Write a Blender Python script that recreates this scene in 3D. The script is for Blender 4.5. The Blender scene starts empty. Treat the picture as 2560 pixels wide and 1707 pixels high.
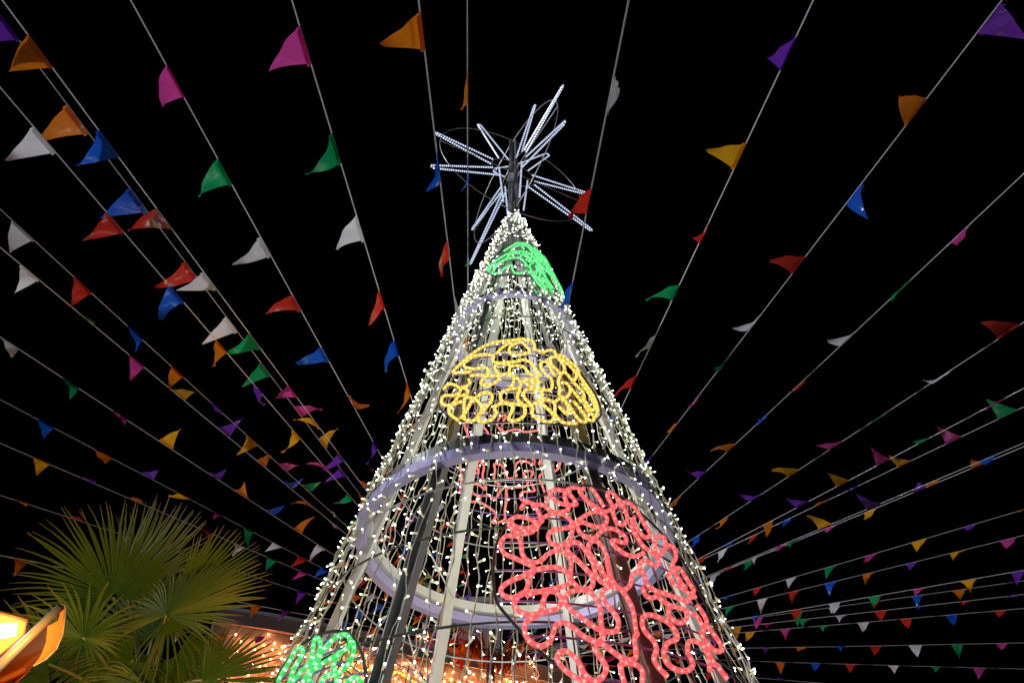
import bpy, bmesh, math, random
import numpy as np
from mathutils import Vector, Matrix
random.seed(7); rng = np.random.default_rng(7)
R = math.radians
scene = bpy.context.scene
COL = scene.collection

# ------------------------------------------------------------------ camera
EYE = 1.5; FPX = 1600.0; PITCH = R(50)
cam = bpy.data.cameras.new('camera'); cam.lens = 36 * FPX / 2560; cam.sensor_width = 36
cam.clip_start = 0.05; cam.clip_end = 2000
camo = bpy.data.objects.new('camera', cam); COL.objects.link(camo)
camo.location = (0, 0, EYE); camo.rotation_euler = (R(90) + PITCH, 0, 0)
scene.camera = camo

# ------------------------------------------------------------------ night sky, added fill sun, exposure
world = bpy.data.worlds.new('World'); scene.world = world; world.use_nodes = True
wn = world.node_tree.nodes; wl = world.node_tree.links
sky = wn.new('ShaderNodeTexSky'); sky.sky_type = 'NISHITA'; sky.sun_disc = False
sky.sun_elevation = R(-14); sky.sun_rotation = R(200); sky.air_density = 1.0; sky.dust_density = 1.0
wn['Background'].inputs['Strength'].default_value = 0.05
wl.new(sky.outputs['Color'], wn['Background'].inputs['Color'])
sun = bpy.data.lights.new('fill_sun', 'SUN'); sun.energy = 2.1; sun.angle = R(2); sun.color = (0.88, 0.88, 1.0)  # added fill lamp to brighten the pennants, with no source of its own
suno = bpy.data.objects.new('fill_sun', sun); COL.objects.link(suno)
suno.rotation_euler = Vector((0.8, 0.30, -0.42)).to_track_quat('-Z', 'Y').to_euler()
scene.view_settings.view_transform = 'Standard'; scene.view_settings.look = 'None'
scene.view_settings.exposure = 0.0; scene.view_settings.gamma = 1.0
scene.cycles.use_denoising = True
scene.cycles.max_bounces = 6; scene.cycles.diffuse_bounces = 3; scene.cycles.glossy_bounces = 3
scene.cycles.transparent_max_bounces = 20; scene.cycles.sample_clamp_indirect = 2.0
scene.cycles.caustics_reflective = False; scene.cycles.caustics_refractive = False

# ------------------------------------------------------------------ helpers
FW = np.array([0, math.cos(PITCH), math.sin(PITCH)]); DN = np.array([0, math.sin(PITCH), -math.cos(PITCH)])
RT = np.array([1.0, 0, 0]); CAM = np.array([0, 0, EYE])
def ray(x, y):                      # direction seen at a photograph pixel
    v = FPX * FW + (x - 1280) * RT + (y - 853.5) * DN
    return v / np.linalg.norm(v)
def at(x, y, dist): return CAM + ray(x, y) * dist
def norm(v): return v / (np.linalg.norm(v) + 1e-12)

def tag(o, label=None, cat=None, group=None, kind=None):
    if label: o['label'] = label
    if cat: o['category'] = cat
    if group: o['group'] = group
    if kind: o['kind'] = kind
    return o
def empty(name, loc=(0, 0, 0)):
    o = bpy.data.objects.new(name, None); o.location = loc; o.empty_display_size = 0.1
    COL.objects.link(o); return o

class MB:
    """collects geometry in world space"""
    def __init__(s): s.v = []; s.f = []; s.m = []; s.n = 0; s.along = []
    def add(s, V, Fc, mi=0, along=None):
        V = np.asarray(V, float); s.v.append(V)
        for q in Fc: s.f.append([i + s.n for i in q]); s.m.append(mi)
        s.along.append(np.zeros(len(V)) if along is None else np.asarray(along, float)); s.n += len(V)
    def tube(s, P, r, sides=6, closed=False, mi=0, cap=True):
        P = np.asarray(P, float); n = len(P)
        r = np.broadcast_to(np.asarray(r, float), (n,))
        T = np.roll(P, -1, 0) - np.roll(P, 1, 0)
        if not closed: T[0] = P[1] - P[0]; T[-1] = P[-1] - P[-2]
        T = T / (np.linalg.norm(T, axis=1)[:, None] + 1e-12)
        a = np.array([0, 0, 1.0]) if abs(T[0][2]) < 0.9 else np.array([1.0, 0, 0])
        N = norm(np.cross(T[0], a)); V = []; seg = np.linalg.norm(np.diff(P, axis=0), axis=1)
        al = np.concatenate([[0], np.cumsum(seg)]); AL = []
        ang = np.linspace(0, 2 * math.pi, sides, endpoint=False)
        for i in range(n):
            N = norm(N - T[i] * (N @ T[i])); B = np.cross(T[i], N)
            V.append(P[i] + r[i] * (np.cos(ang)[:, None] * N + np.sin(ang)[:, None] * B)); AL += [al[i]] * sides
        F = []
        for i in range(n if closed else n - 1):
            j = (i + 1) % n
            for k in range(sides):
                l = (k + 1) % sides; F.append((i * sides + k, i * sides + l, j * sides + l, j * sides + k))
        if not closed and cap:
            F.append(tuple(range(sides))[::-1]); F.append(tuple((n - 1) * sides + k for k in range(sides)))
        s.add(np.concatenate(V), F, mi, AL); return s
    def beam(s, P, X, Y, hx, hy, mi=0, closed=False):
        """rectangular section swept along P; X, Y section axes per point"""
        P = np.asarray(P, float); n = len(P); X = np.broadcast_to(X, (n, 3)); Y = np.broadcast_to(Y, (n, 3))
        V = np.stack([P + X * hx + Y * hy, P - X * hx + Y * hy, P - X * hx - Y * hy, P + X * hx - Y * hy], 1).reshape(-1, 3)
        F = []
        for i in range(n if closed else n - 1):
            j = (i + 1) % n
            for k in range(4):
                l = (k + 1) % 4; F.append((i * 4 + k, i * 4 + l, j * 4 + l, j * 4 + k))
        if not closed: F += [(3, 2, 1, 0), tuple((n - 1) * 4 + k for k in range(4))]
        s.add(V, F, mi); return s
    def box(s, c, ax, ay, az, mi=0):
        c = np.asarray(c, float); ax, ay, az = (np.asarray(q, float) for q in (ax, ay, az))
        V = [c + i * ax + j * ay + k * az for k in (-1, 1) for j in (-1, 1) for i in (-1, 1)]
        s.add(V, [(0, 2, 3, 1), (4, 5, 7, 6), (0, 1, 5, 4), (2, 6, 7, 3), (0, 4, 6, 2), (1, 3, 7, 5)], mi); return s
    def mesh(s, name, mats, smooth=False, along=False):
        me = bpy.data.meshes.new(name)
        V = np.concatenate(s.v) if s.v else np.zeros((0, 3))
        me.from_pydata(V.tolist(), [], s.f)
        for m in mats: me.materials.append(m)
        if len(mats) > 1: me.polygons.foreach_set('material_index', s.m)
        if smooth: me.polygons.foreach_set('use_smooth', [True] * len(me.polygons))
        if along:
            a = me.attributes.new('along', 'FLOAT', 'POINT'); a.data.foreach_set('value', np.concatenate(s.along))
        me.update(); return me
    def build(s, name, mats, parent=None, smooth=False, along=False):
        if not isinstance(mats, (list, tuple)): mats = [mats]
        o = bpy.data.objects.new(name, s.mesh(name, mats, smooth, along)); COL.objects.link(o)
        if parent is not None: attach(o, parent)
        return o
def wloc(o):
    p = Vector(o.location)
    while o.parent: o = o.parent; p = p + Vector(o.location)
    return p
def attach(o, parent):               # geometry is in world space: undo the parent's offset
    o.parent = parent; o.location = -wloc(parent)

def mat(name, color, rough=0.6, metal=0.0, spec=0.5, noise=0.0, nscale=30.0, bump=0.0):
    m = bpy.data.materials.new(name); m.use_nodes = True; nt = m.node_tree; b = nt.nodes['Principled BSDF']
    b.inputs['Base Color'].default_value = (*color, 1); b.inputs['Roughness'].default_value = rough
    b.inputs['Metallic'].default_value = metal; b.inputs['Specular IOR Level'].default_value = spec
    if noise or bump:
        tc = nt.nodes.new('ShaderNodeTexCoord'); nz = nt.nodes.new('ShaderNodeTexNoise')
        nz.inputs['Scale'].default_value = nscale; nz.inputs['Detail'].default_value = 6
        nt.links.new(tc.outputs['Object'], nz.inputs['Vector'])
        if noise:
            mx = nt.nodes.new('ShaderNodeMix'); mx.data_type = 'RGBA'
            mx.inputs[6].default_value = (*[c * (1 - noise) for c in color], 1)
            mx.inputs[7].default_value = (*[min(1, c * (1 + noise)) for c in color], 1)
            nt.links.new(nz.outputs['Fac'], mx.inputs[0]); nt.links.new(mx.outputs[2], b.inputs['Base Color'])
        if bump:
            bp = nt.nodes.new('ShaderNodeBump'); bp.inputs['Strength'].default_value = bump; bp.inputs['Distance'].default_value = 0.01
            nt.links.new(nz.outputs['Fac'], bp.inputs['Height']); nt.links.new(bp.outputs['Normal'], b.inputs['Normal'])
    return m
def emis(name, color, strength):
    m = bpy.data.materials.new(name); m.use_nodes = True; nt = m.node_tree
    for n in list(nt.nodes): nt.nodes.remove(n)
    e = nt.nodes.new('ShaderNodeEmission'); o = nt.nodes.new('ShaderNodeOutputMaterial')
    e.inputs['Color'].default_value = (*color, 1); e.inputs['Strength'].default_value = strength
    nt.links.new(e.outputs[0], o.inputs[0]); return m
def rope_mat(name, color, base, dot_col, dot, pitch):
    """plastic light hose: glowing tube with a brighter diode every few centimetres"""
    m = bpy.data.materials.new(name); m.use_nodes = True; nt = m.node_tree; N = nt.nodes; L = nt.links
    b = N['Principled BSDF']; b.inputs['Base Color'].default_value = (*[0.03 + 0.22 * c for c in color], 1); b.inputs['Roughness'].default_value = 0.25
    at_ = N.new('ShaderNodeAttribute'); at_.attribute_name = 'along'
    d = N.new('ShaderNodeMath'); d.operation = 'DIVIDE'; d.inputs[1].default_value = pitch; L.new(at_.outputs['Fac'], d.inputs[0])
    f = N.new('ShaderNodeMath'); f.operation = 'FRACT'; L.new(d.outputs[0], f.inputs[0])
    s = N.new('ShaderNodeMath'); s.operation = 'SUBTRACT'; s.inputs[1].default_value = 0.5; L.new(f.outputs[0], s.inputs[0])
    a = N.new('ShaderNodeMath'); a.operation = 'ABSOLUTE'; L.new(s.outputs[0], a.inputs[0])
    mr = N.new('ShaderNodeMapRange'); mr.interpolation_type = 'SMOOTHSTEP'
    mr.inputs['From Min'].default_value = 0.22; mr.inputs['From Max'].default_value = 0.06; L.new(a.outputs[0], mr.inputs['Value'])
    mc = N.new('ShaderNodeMix'); mc.data_type = 'RGBA'; mc.inputs[6].default_value = (*color, 1); mc.inputs[7].default_value = (*dot_col, 1)
    L.new(mr.outputs['Result'], mc.inputs[0]); L.new(mc.outputs[2], b.inputs['Emission Color'])
    ms = N.new('ShaderNodeMapRange'); ms.inputs['To Min'].default_value = base; ms.inputs['To Max'].default_value = dot
    L.new(mr.outputs['Result'], ms.inputs['Value']); L.new(ms.outputs['Result'], b.inputs['Emission Strength'])
    return m
def hose_mat(name, tint, glow):
    """clear tinted plastic round the diode core: lets the core show, scatters a little of its light"""
    m = bpy.data.materials.new(name); m.use_nodes = True; nt = m.node_tree; N = nt.nodes; L = nt.links
    b = N['Principled BSDF']; b.inputs['Base Color'].default_value = (*[0.15 + 0.4 * c for c in tint], 1); b.inputs['Roughness'].default_value = 0.18
    b.inputs['Emission Color'].default_value = (*tint, 1); b.inputs['Emission Strength'].default_value = glow
    tr = N.new('ShaderNodeBsdfTransparent'); tr.inputs['Color'].default_value = (*[0.55 + 0.45 * c for c in tint], 1)
    mx = N.new('ShaderNodeMixShader'); mx.inputs[0].default_value = 0.54
    L.new(tr.outputs[0], mx.inputs[1]); L.new(b.outputs[0], mx.inputs[2]); L.new(mx.outputs[0], N['Material Output'].inputs[0]); return m
def sheet_mat(name, color):
    """thin glossy plastic film that lets light through"""
    m = bpy.data.materials.new(name); m.use_nodes = True; nt = m.node_tree; N = nt.nodes; L = nt.links
    b = N['Principled BSDF']; b.inputs['Roughness'].default_value = 0.16; b.inputs['Specular IOR Level'].default_value = 0.9
    oi = N.new('ShaderNodeObjectInfo'); mr = N.new('ShaderNodeMapRange')
    mr.inputs['To Min'].default_value = 0.75; mr.inputs['To Max'].default_value = 1.15; L.new(oi.outputs['Random'], mr.inputs['Value'])
    hs = N.new('ShaderNodeHueSaturation'); hs.inputs['Color'].default_value = (*color, 1); L.new(mr.outputs['Result'], hs.inputs['Value'])
    L.new(hs.outputs['Color'], b.inputs['Base Color'])
    tc = N.new('ShaderNodeTexCoord'); nz = N.new('ShaderNodeTexNoise'); nz.inputs['Scale'].default_value = 6; nz.inputs['Detail'].default_value = 2.5; nz.inputs['Distortion'].default_value = 0.8
    L.new(tc.outputs['Object'], nz.inputs['Vector'])
    bp = N.new('ShaderNodeBump'); bp.inputs['Strength'].default_value = 0.9; bp.inputs['Distance'].default_value = 0.02
    L.new(nz.outputs['Fac'], bp.inputs['Height']); L.new(bp.outputs['Normal'], b.inputs['Normal'])
    tr = N.new('ShaderNodeBsdfTranslucent'); L.new(hs.outputs['Color'], tr.inputs['Color'])
    mx = N.new('ShaderNodeMixShader'); mx.inputs[0].default_value = 0.45
    L.new(b.outputs[0], mx.inputs[1]); L.new(tr.outputs[0], mx.inputs[2]); L.new(mx.outputs[0], N['Material Output'].inputs[0])
    return m
def leaf_mat(name, c1, c2):
    m = bpy.data.materials.new(name); m.use_nodes = True; nt = m.node_tree; N = nt.nodes; L = nt.links
    b = N['Principled BSDF']; b.inputs['Roughness'].default_value = 0.45
    tc = N.new('ShaderNodeTexCoord'); nz = N.new('ShaderNodeTexNoise'); nz.inputs['Scale'].default_value = 9; nz.inputs['Detail'].default_value = 4
    L.new(tc.outputs['Object'], nz.inputs['Vector'])
    at_ = N.new('ShaderNodeAttribute'); at_.attribute_name = 'along'
    ad = N.new('ShaderNodeMath'); ad.operation = 'MULTIPLY_ADD'; ad.inputs[1].default_value = 0.75; L.new(at_.outputs['Fac'], ad.inputs[0])
    sb = N.new('ShaderNodeMath'); sb.operation = 'MULTIPLY'; sb.inputs[1].default_value = 0.35; L.new(nz.outputs['Fac'], sb.inputs[0]); L.new(sb.outputs[0], ad.inputs[2])
    cr = N.new('ShaderNodeValToRGB'); cr.color_ramp.elements[0].color = (*c1, 1); cr.color_ramp.elements[0].position = 0.15
    cr.color_ramp.elements[1].color = (*c2, 1); cr.color_ramp.elements[1].position = 0.8
    e = cr.color_ramp.elements.new(0.97); e.color = (0.30, 0.20, 0.07, 1)
    L.new(ad.outputs[0], cr.inputs[0]); L.new(cr.outputs[0], b.inputs['Base Color'])
    tr = N.new('ShaderNodeBsdfTranslucent'); L.new(cr.outputs[0], tr.inputs['Color'])
    mx = N.new('ShaderNodeMixShader'); mx.inputs[0].default_value = 0.35
    L.new(b.outputs[0], mx.inputs[1]); L.new(tr.outputs[0], mx.inputs[2]); L.new(mx.outputs[0], N['Material Output'].inputs[0])
    return m

M = {}
M['steel'] = mat('galvanised steel', (0.55, 0.56, 0.55), 0.38, 0.75, noise=0.25, nscale=14, bump=0.1)
M['white_steel'] = mat('white steel', (0.72, 0.72, 0.70), 0.42, 0.0, noise=0.08, nscale=20)
M['post_steel'] = mat('darkened post steel', (0.42, 0.43, 0.41), 0.33, 0.7, noise=0.1, nscale=6)
M['band_steel'] = mat('ring face steel', (0.50, 0.52, 0.48), 0.22, 0.85, noise=0.15, nscale=8)
M['dark_steel'] = mat('dark steel rod', (0.10, 0.10, 0.10), 0.35, 0.6)
M['lilac'] = mat('lilac primed steel', (0.46, 0.42, 0.76), 0.5, 0.0, noise=0.08, nscale=20)
M['purple_rod'] = mat('purple coated rod', (0.30, 0.16, 0.55), 0.35, 0.2)
M['cable'] = mat('clear cable', (0.62, 0.62, 0.48), 0.4)
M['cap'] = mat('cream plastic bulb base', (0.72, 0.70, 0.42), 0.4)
_b = M['cap'].node_tree.nodes['Principled BSDF']; _b.inputs['Emission Color'].default_value = (1.0, 0.92, 0.50, 1); _b.inputs['Emission Strength'].default_value = 0.45  # emission stands in for diode light shining through the base
M['led'] = emis('cold white diode', (0.84, 0.96, 1.0), 11)
M['warm'] = emis('warm fairy bulb', (1.0, 0.29, 0.085), 190)
M['red_rope'] = rope_mat('red light hose', (1.0, 0.17, 0.16), 0.80, (1.0, 0.50, 0.34), 3.0, 0.030)
M['yellow_rope'] = rope_mat('yellow light hose', (1.0, 0.70, 0.055), 0.95, (1.0, 0.95, 0.60), 6.0, 0.030)
M['green_rope'] = rope_mat('green light hose', (0.075, 0.78, 0.17), 1.0, (0.60, 1.0, 0.78), 6.0, 0.030)
M['white_rope'] = rope_mat('white light hose', (0.30, 0.38, 0.70), 0.55, (0.85, 0.92, 1.0), 1.7, 0.026)
M['cord'] = sheet_mat('white nylon cord', (0.85, 0.85, 0.88))
for k, t, g in (('red', (1.0, 0.16, 0.18), 0.82), ('yellow', (1.0, 0.66, 0.06), 0.72), ('green', (0.07, 0.80, 0.19), 0.70)): M[k + '_hose'] = hose_mat(k + ' clear hose', t, g)
FLAG = {'o': ('orange', (0.72, 0.20, 0.008)), 'y': ('yellow', (0.78, 0.40, 0.010)), 'r': ('red', (0.62, 0.035, 0.018)), 'm': ('magenta', (0.62, 0.06, 0.33)),
        'p': ('purple', (0.19, 0.035, 0.50)), 'b': ('blue', (0.012, 0.11, 0.62)), 'g': ('green', (0.006, 0.36, 0.11)), 'w': ('white', (0.74, 0.75, 0.76))}
for k, (n, c) in FLAG.items(): M['flag_' + k] = sheet_mat(n + ' plastic film', c)
M['leaf'] = leaf_mat('fan palm leaf', (0.055, 0.14, 0.010), (0.115, 0.16, 0.012))
M['stalk'] = mat('leaf stalk', (0.16, 0.18, 0.04), 0.5, noise=0.2, nscale=12)
M['bark'] = mat('palm bark', (0.12, 0.085, 0.05), 0.9, noise=0.4, nscale=25, bump=0.6)
M['render'] = mat('grey render wall', (0.50, 0.46, 0.45), 0.85, noise=0.12, nscale=3, bump=0.15)
M['coping'] = mat('parapet coping', (0.42, 0.40, 0.41), 0.8, noise=0.15, nscale=4, bump=0.1)
M['roofgrey'] = mat('far wall render', (0.30, 0.25, 0.28), 0.9, noise=0.15, nscale=2)
M['wood'] = mat('mast timber', (0.22, 0.12, 0.06), 0.8, noise=0.3, nscale=10, bump=0.2)
M['paving'] = mat('paving', (0.22, 0.21, 0.20), 0.85, noise=0.25, nscale=2.5, bump=0.3)
M['hood'] = mat('lantern hood enamel', (0.60, 0.20, 0.04), 0.45, noise=0.1, nscale=6)
M['hood_edge'] = mat('lantern rim metal', (0.42, 0.44, 0.42), 0.35, 0.3, noise=0.1, nscale=8)
M['hood_face'] = mat('lantern end plate', (0.70, 0.27, 0.08), 0.5)
M['lamp_glass'] = emis('lit amber glass', (1.0, 0.62, 0.06), 2.2)
M['lamp_tube'] = emis('lamp tube', (1.0, 0.90, 0.60), 9)

# ------------------------------------------------------------------ ground
m = MB(); m.add([(-300, -300, 0), (300, -300, 0), (300, 300, 0), (-300, 300, 0)], [(0, 1, 2, 3)])
tag(m.build('ground', M['paving']), kind='structure')

# ------------------------------------------------------------------ the cone tree of lights
TX, TY, HA, K = 0.015, 3.0, 5.52, 0.218          # axis, apex height above the eye, taper
def cone(phi, h, off=0.0):                        # phi in degrees, 0 towards the camera; h above the eye
    r = max(K * (HA - h), 0) + off; a = np.radians(phi)
    return np.array([TX + r * np.sin(a), TY - r * np.cos(a), h + EYE])
def rad(phi): a = np.radians(phi); return np.array([np.sin(a), -np.cos(a), 0.0])
def tan_(phi): a = np.radians(phi); return np.array([np.cos(a), np.sin(a), 0.0])
UP = np.array([0, 0, 1.0]); HB = -EYE             # ground
tree = empty('light_cone_tree', (TX, TY, 0))
tag(tree, 'tall cone shaped tree of white lights with coloured rope ovals and a star', 'light tree')
# posts: open U channels
for ph in (-26, 26, 88, 155, -148.5, -88):
    P = np.array([cone(ph, HB + 0.0, -0.03), cone(ph, 5.35, -0.03)]); ax = norm(P[1] - P[0]); t = tan_(ph); nrm = np.cross(t, ax)
    if nrm @ rad(ph) < 0: nrm = -nrm
    m = MB(); m.beam(P - nrm * 0.018, t, nrm, 0.024, 0.002)
    m.beam(P + t * 0.0262 , t, nrm, 0.002, 0.020); m.beam(P - t * 0.0262, t, nrm, 0.002, 0.020)
    m.build('post', M['white_steel'] if abs(ph) > 60 else M['post_steel'], tree)  # front posts darker, rear ones whiter: dark reflection and diode light put in colour
# double channel rings
ANG = np.linspace(-180, 180, 73)[:-1]
for h in (-1.45, 0.21, 1.905, 3.60):
    m = MB()
    for dz, off in ((0.032, -0.005), (-0.032, 0.004)):
        P = np.array([cone(a, h + dz, off) for a in ANG]); X = np.array([rad(a) for a in ANG])
        m.beam(P, X, UP, 0.024 if h < 3 else 0.018, 0.026 if h < 3 else 0.018, 0 if dz > 0 else 1, closed=True)
    ringo = m.build('ring_channel', [M['white_steel'], M['lilac']], tree)
    bd = MB(); hw = 0.026 if h < 3 else 0.018
    bd.beam(np.array([cone(a, h + 0.032, 0.022 if h < 3 else 0.016) for a in ANG]), np.array([rad(a) for a in ANG]), UP, 0.002, hw + 0.003, 0, closed=True)
    bd.build('added_face_band', M['band_steel'], ringo)  # band added to hold the outer face dark; diode light whitens the ring colour
    for a in np.arange(-13, 340, 60):
        c = cone(a, h, 0.034); s_ = 1 if h < 3 else 0.6
        b = MB(); b.box(c, tan_(a) * 0.020 * s_, rad(a) * 0.006, UP * 0.040 * s_); b.box(c + rad(a) * 0.009, tan_(a) * 0.004, rad(a) * 0.003, UP * 0.03 * s_)
        b.tube([c + UP * 0.04 * s_ - rad(a) * 0.02, c + UP * 0.056 * s_ - rad(a) * 0.02, c + UP * 0.062 * s_ - rad(a) * 0.02], [0.018 * s_, 0.015 * s_, 0.004], 10)
        b.build('bracket', M['lilac'], ringo)
# thin hoops
for h in (-0.9, -0.4, 0.6, 0.99, 1.40, 1.67, 2.33, 2.75, 3.21, 3.91, 4.3, 4.72, 5.05):
    m = MB(); m.tube([cone(a, h + 0.006 * math.sin(R(a * 3)), 0.014) for a in ANG], 0.0045, 6, closed=True)
    m.build('hoop', M['steel'] if h in (1.67, 2.33, 2.75) else M['dark_steel'], tree)
# slack diagonal stays inside the frame
for a0, h0, a1, h1 in ((-150, 1.95, -26, 1.45), (155, 1.9, 26, 1.4), (-88, 2.0, -148, 1.35), (88, 2.1, 155, 1.3), (26, 3.5, 155, 2.9), (-26, 3.5, -148, 2.8)):
    m = MB(); m.tube([cone(a0, h0, -0.04), cone(a1, h1, -0.04)], 0.004, 5); m.build('stay_wire', M['white_steel'], tree)

# light strings: 80 cables, each with bulbs
OVALS = [(1.5, 2.50, 0.47, 0.45), (28, 1.25, 0.53, 0.48), (34, 4.28, 0.37, 0.40), (-60, 0.66, 0.48, 0.46)]
def in_oval(ph, h):
    for p0, h0, rx, ry in OVALS:
        u = R((ph - p0 + 180) % 360 - 180) * (K * (HA - h) + 0.05)
        if (u / rx) ** 2 + ((h - h0) / ry) ** 2 < 1: return True
    return False
NC = 80; bulbs = []
for i in range(NC):
    ph0 = -180 + 360 * i / NC + rng.uniform(-1.1, 1.1); top = 5.43 - (rng.uniform(0, 0.08) if i % 2 else rng.uniform(0.5, 1.0))
    hs = np.arange(HB + 0.1, top, 0.05); wob = 0.0; P = []; w1, w2, w3 = rng.uniform(0, 6.28, 3)
    for h in hs:
        r = K * (HA - h) + 0.03
        j = (0.008 * math.sin(h * 9 + w1) + 0.006 * math.sin(h * 23 + w2)) / r
        o = 0.032 + 0.010 * math.sin(h * 14 + w3) + (0.012 * rng.random())
        P.append(cone(ph0 + math.degrees(j), h, o))
    P = np.array(P)
    m = MB(); m.tube(P, 0.0019, 4); 
    Q = P.copy(); k = np.arange(len(P)); Q += np.array([tan_(ph0)]) * (0.004 * np.sin(k * 2.1 + w2))[:, None] + rad(ph0) * (0.004 * np.cos(k * 2.1))[:, None]
    m.tube(Q, 0.0016, 4)
    cab = m.build('light_cable', M['cable'], tree)
    s = rng.uniform(0, 0.08); L = (len(P) - 1) * 0.05
    while s < L:
        q = s / 0.05; a = int(q); f = q - a
        if a + 1 >= len(P): break
        p = P[a] * (1 - f) + P[a + 1] * f; h = p[2] - EYE
        d = norm(rad(ph0) * rng.uniform(-0.15, 1.0) + tan_(ph0) * rng.uniform(-1, 1) + UP * rng.uniform(-0.75, 0.55))
        if not (in_oval(ph0, h) and rng.random() < 0.85): bulbs.append((p, d))
        s += 0.10 * rng.uniform(0.7, 1.3)
def bulb_geo(mb, p, d, sc=1.0):
    a = np.array([0, 0, 1.0]) if abs(d[2]) < 0.9 else np.array([1.0, 0, 0])
    n = norm(np.cross(d, a)); b = np.cross(d, n); ang = np.arange(5) * 2 * math.pi / 5
    ring = lambda z, r: p + d * z * sc + sc * r * (np.cos(ang)[:, None] * n + np.sin(ang)[:, None] * b)
    V = np.concatenate([ring(0, 0.0034), ring(0.023, 0.0038)])
    mb.add(V, [(k, (k + 1) % 5, 5 + (k + 1) % 5, 5 + k) for k in range(5)] + [(4, 3, 2, 1, 0)], 0)
    V = np.concatenate([ring(0.023, 0.0036), ring(0.0268, 0.0033), [p + d * 0.030 * sc]])
    mb.add(V, [(k, (k + 1) % 5, 5 + (k + 1) % 5, 5 + k) for k in range(5)] + [(5 + k, 5 + (k + 1) % 5, 10) for k in range(5)], 1)
def inview(p):
    v = p - CAM; z = v @ FW
    return z > 0 and abs(FPX * (v @ RT) / z) < 1290 and abs(FPX * (v @ DN) / z) < 860
order = sorted(range(len(bulbs)), key=lambda i: np.linalg.norm(bulbs[i][0] - CAM) if inview(bulbs[i][0]) else 99)
bm1 = MB(); bulb_geo(bm1, np.zeros(3), np.array([0, 0, 1.0])); bulb_mesh = bm1.mesh('led_bulb', [M['cap'], M['led']])
tw = wloc(tree)
for i in order[:300]:
    p, d = bulbs[i]; o = bpy.data.objects.new('led_bulb', bulb_mesh); COL.objects.link(o); o.parent = tree
    o.location = Vector(p) - tw; o.rotation_mode = 'QUATERNION'; o.rotation_quaternion = Vector((0, 0, 1)).rotation_difference(Vector(d))
m = MB()
for i in order[300:]: bulb_geo(m, *bulbs[i])
tag(m.build('led_bulbs', [M['cap'], M['led']], tree), kind='stuff')

# rope-light ovals
def maze_loop(Rr, cell, seed, ex=1.0):
    """one closed wandering line that fills a disc (outline of a random tree)"""
    rs = random.Random(seed); n = int(Rr / cell) + 1
    cells = {(i, j) for i in range(-n, n + 1) for j in range(-n, n + 1) if math.hypot(i * cell * ex, j * cell) < Rr - cell * 0.42}
    start = min(cells, key=lambda c: abs(c[0]) + abs(c[1])); seen = {start}; stack = [start]; tree_e = []
    while stack:
        c = stack[-1] if rs.random() < 0.72 else stack[rs.randrange(len(stack))]
        nb = [(c[0] + a, c[1] + b) for a, b in ((1, 0), (-1, 0), (0, 1), (0, -1)) if (c[0] + a, c[1] + b) in cells and (c[0] + a, c[1] + b) not in seen]
        if not nb: stack.remove(c); continue
        q = rs.choice(nb); seen.add(q); stack.append(q); tree_e.append((c, q))
    adj = {}
    def e(a, b, on=True):
        (adj.setdefault(a, set()).add if on else adj[a].discard)(b); (adj.setdefault(b, set()).add if on else adj[b].discard)(a)
    for i, j in seen:
        q = [(2 * i, 2 * j), (2 * i + 1, 2 * j), (2 * i + 1, 2 * j + 1), (2 * i, 2 * j + 1)]
        for k in range(4): e(q[k], q[(k + 1) % 4])
    for (a, b), (c, d) in tree_e:
        if (c, d) < (a, b): a, b, c, d = c, d, a, b
        if c > a: e((2 * a + 1, 2 * b), (2 * a + 1, 2 * b + 1), False); e((2 * c, 2 * d), (2 * c, 2 * d + 1), False); e((2 * a + 1, 2 * b), (2 * c, 2 * d)); e((2 * a + 1, 2 * b + 1), (2 * c, 2 * d + 1))
        else: e((2 * a, 2 * b + 1), (2 * a + 1, 2 * b + 1), False); e((2 * c, 2 * d), (2 * c + 1, 2 * d), False); e((2 * a, 2 * b + 1), (2 * c, 2 * d)); e((2 * a + 1, 2 * b + 1), (2 * c + 1, 2 * d))
    s0 = next(iter(adj)); path = [s0]; prev = None; cur = s0
    while True:
        nx = [q for q in adj[cur] if q != prev]
        if not nx: break
        prev, cur = cur, nx[0]
        if cur == s0: break
        path.append(cur)
    w = cell / 2
    P = np.array([((x - 0.5) * w * ex, (y - 0.5) * w) for x, y in path])
    # organic wobble: smooth vector noise plus jitter
    P = P + np.array([[rs.uniform(-1, 1), rs.uniform(-1, 1)] for _ in P]) * w * 0.52
    P = P + 0.30 * w * np.stack([np.sin(P[:, 1] * 17 + seed), np.sin(P[:, 0] * 15 + 2 * seed)], 1)
    for _ in range(3):
        Q = np.empty((len(P) * 2, 2)); nxt = np.roll(P, -1, 0); Q[0::2] = 0.75 * P + 0.25 * nxt; Q[1::2] = 0.25 * P + 0.75 * nxt; P = Q
    return P
CB = math.cos(math.atan(K))
def on_cone(x, y, off):
    """where the sight line of a photograph pixel meets the front of the cone"""
    d = ray(x, y); ha = HA + off / K; c = np.array([TX, TY])
    a = d[0] ** 2 + d[1] ** 2 - (K * d[2]) ** 2; b_ = -2 * (d[:2] @ c) + 2 * K * K * ha * d[2]; cc = c @ c - (K * ha) ** 2
    q = max(b_ * b_ - 4 * a * cc, 0.0); return CAM + d * ((-b_ - math.sqrt(q)) / (2 * a))
def spline(P, n=5):
    P = np.asarray(P); Q = np.concatenate([[2 * P[0] - P[1]], P, [2 * P[-1] - P[-2]]]); out = []
    for i in range(len(P) - 1):
        a, b_, c, d = Q[i:i + 4]
        for t in np.linspace(0, 1, n, endpoint=False):
            out.append(0.5 * (2 * b_ + (c - a) * t + (2 * a - 5 * b_ + 4 * c - d) * t * t + (3 * b_ - a - 3 * c + d) * t ** 3))
    out.append(P[-1]); return np.array(out)
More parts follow.
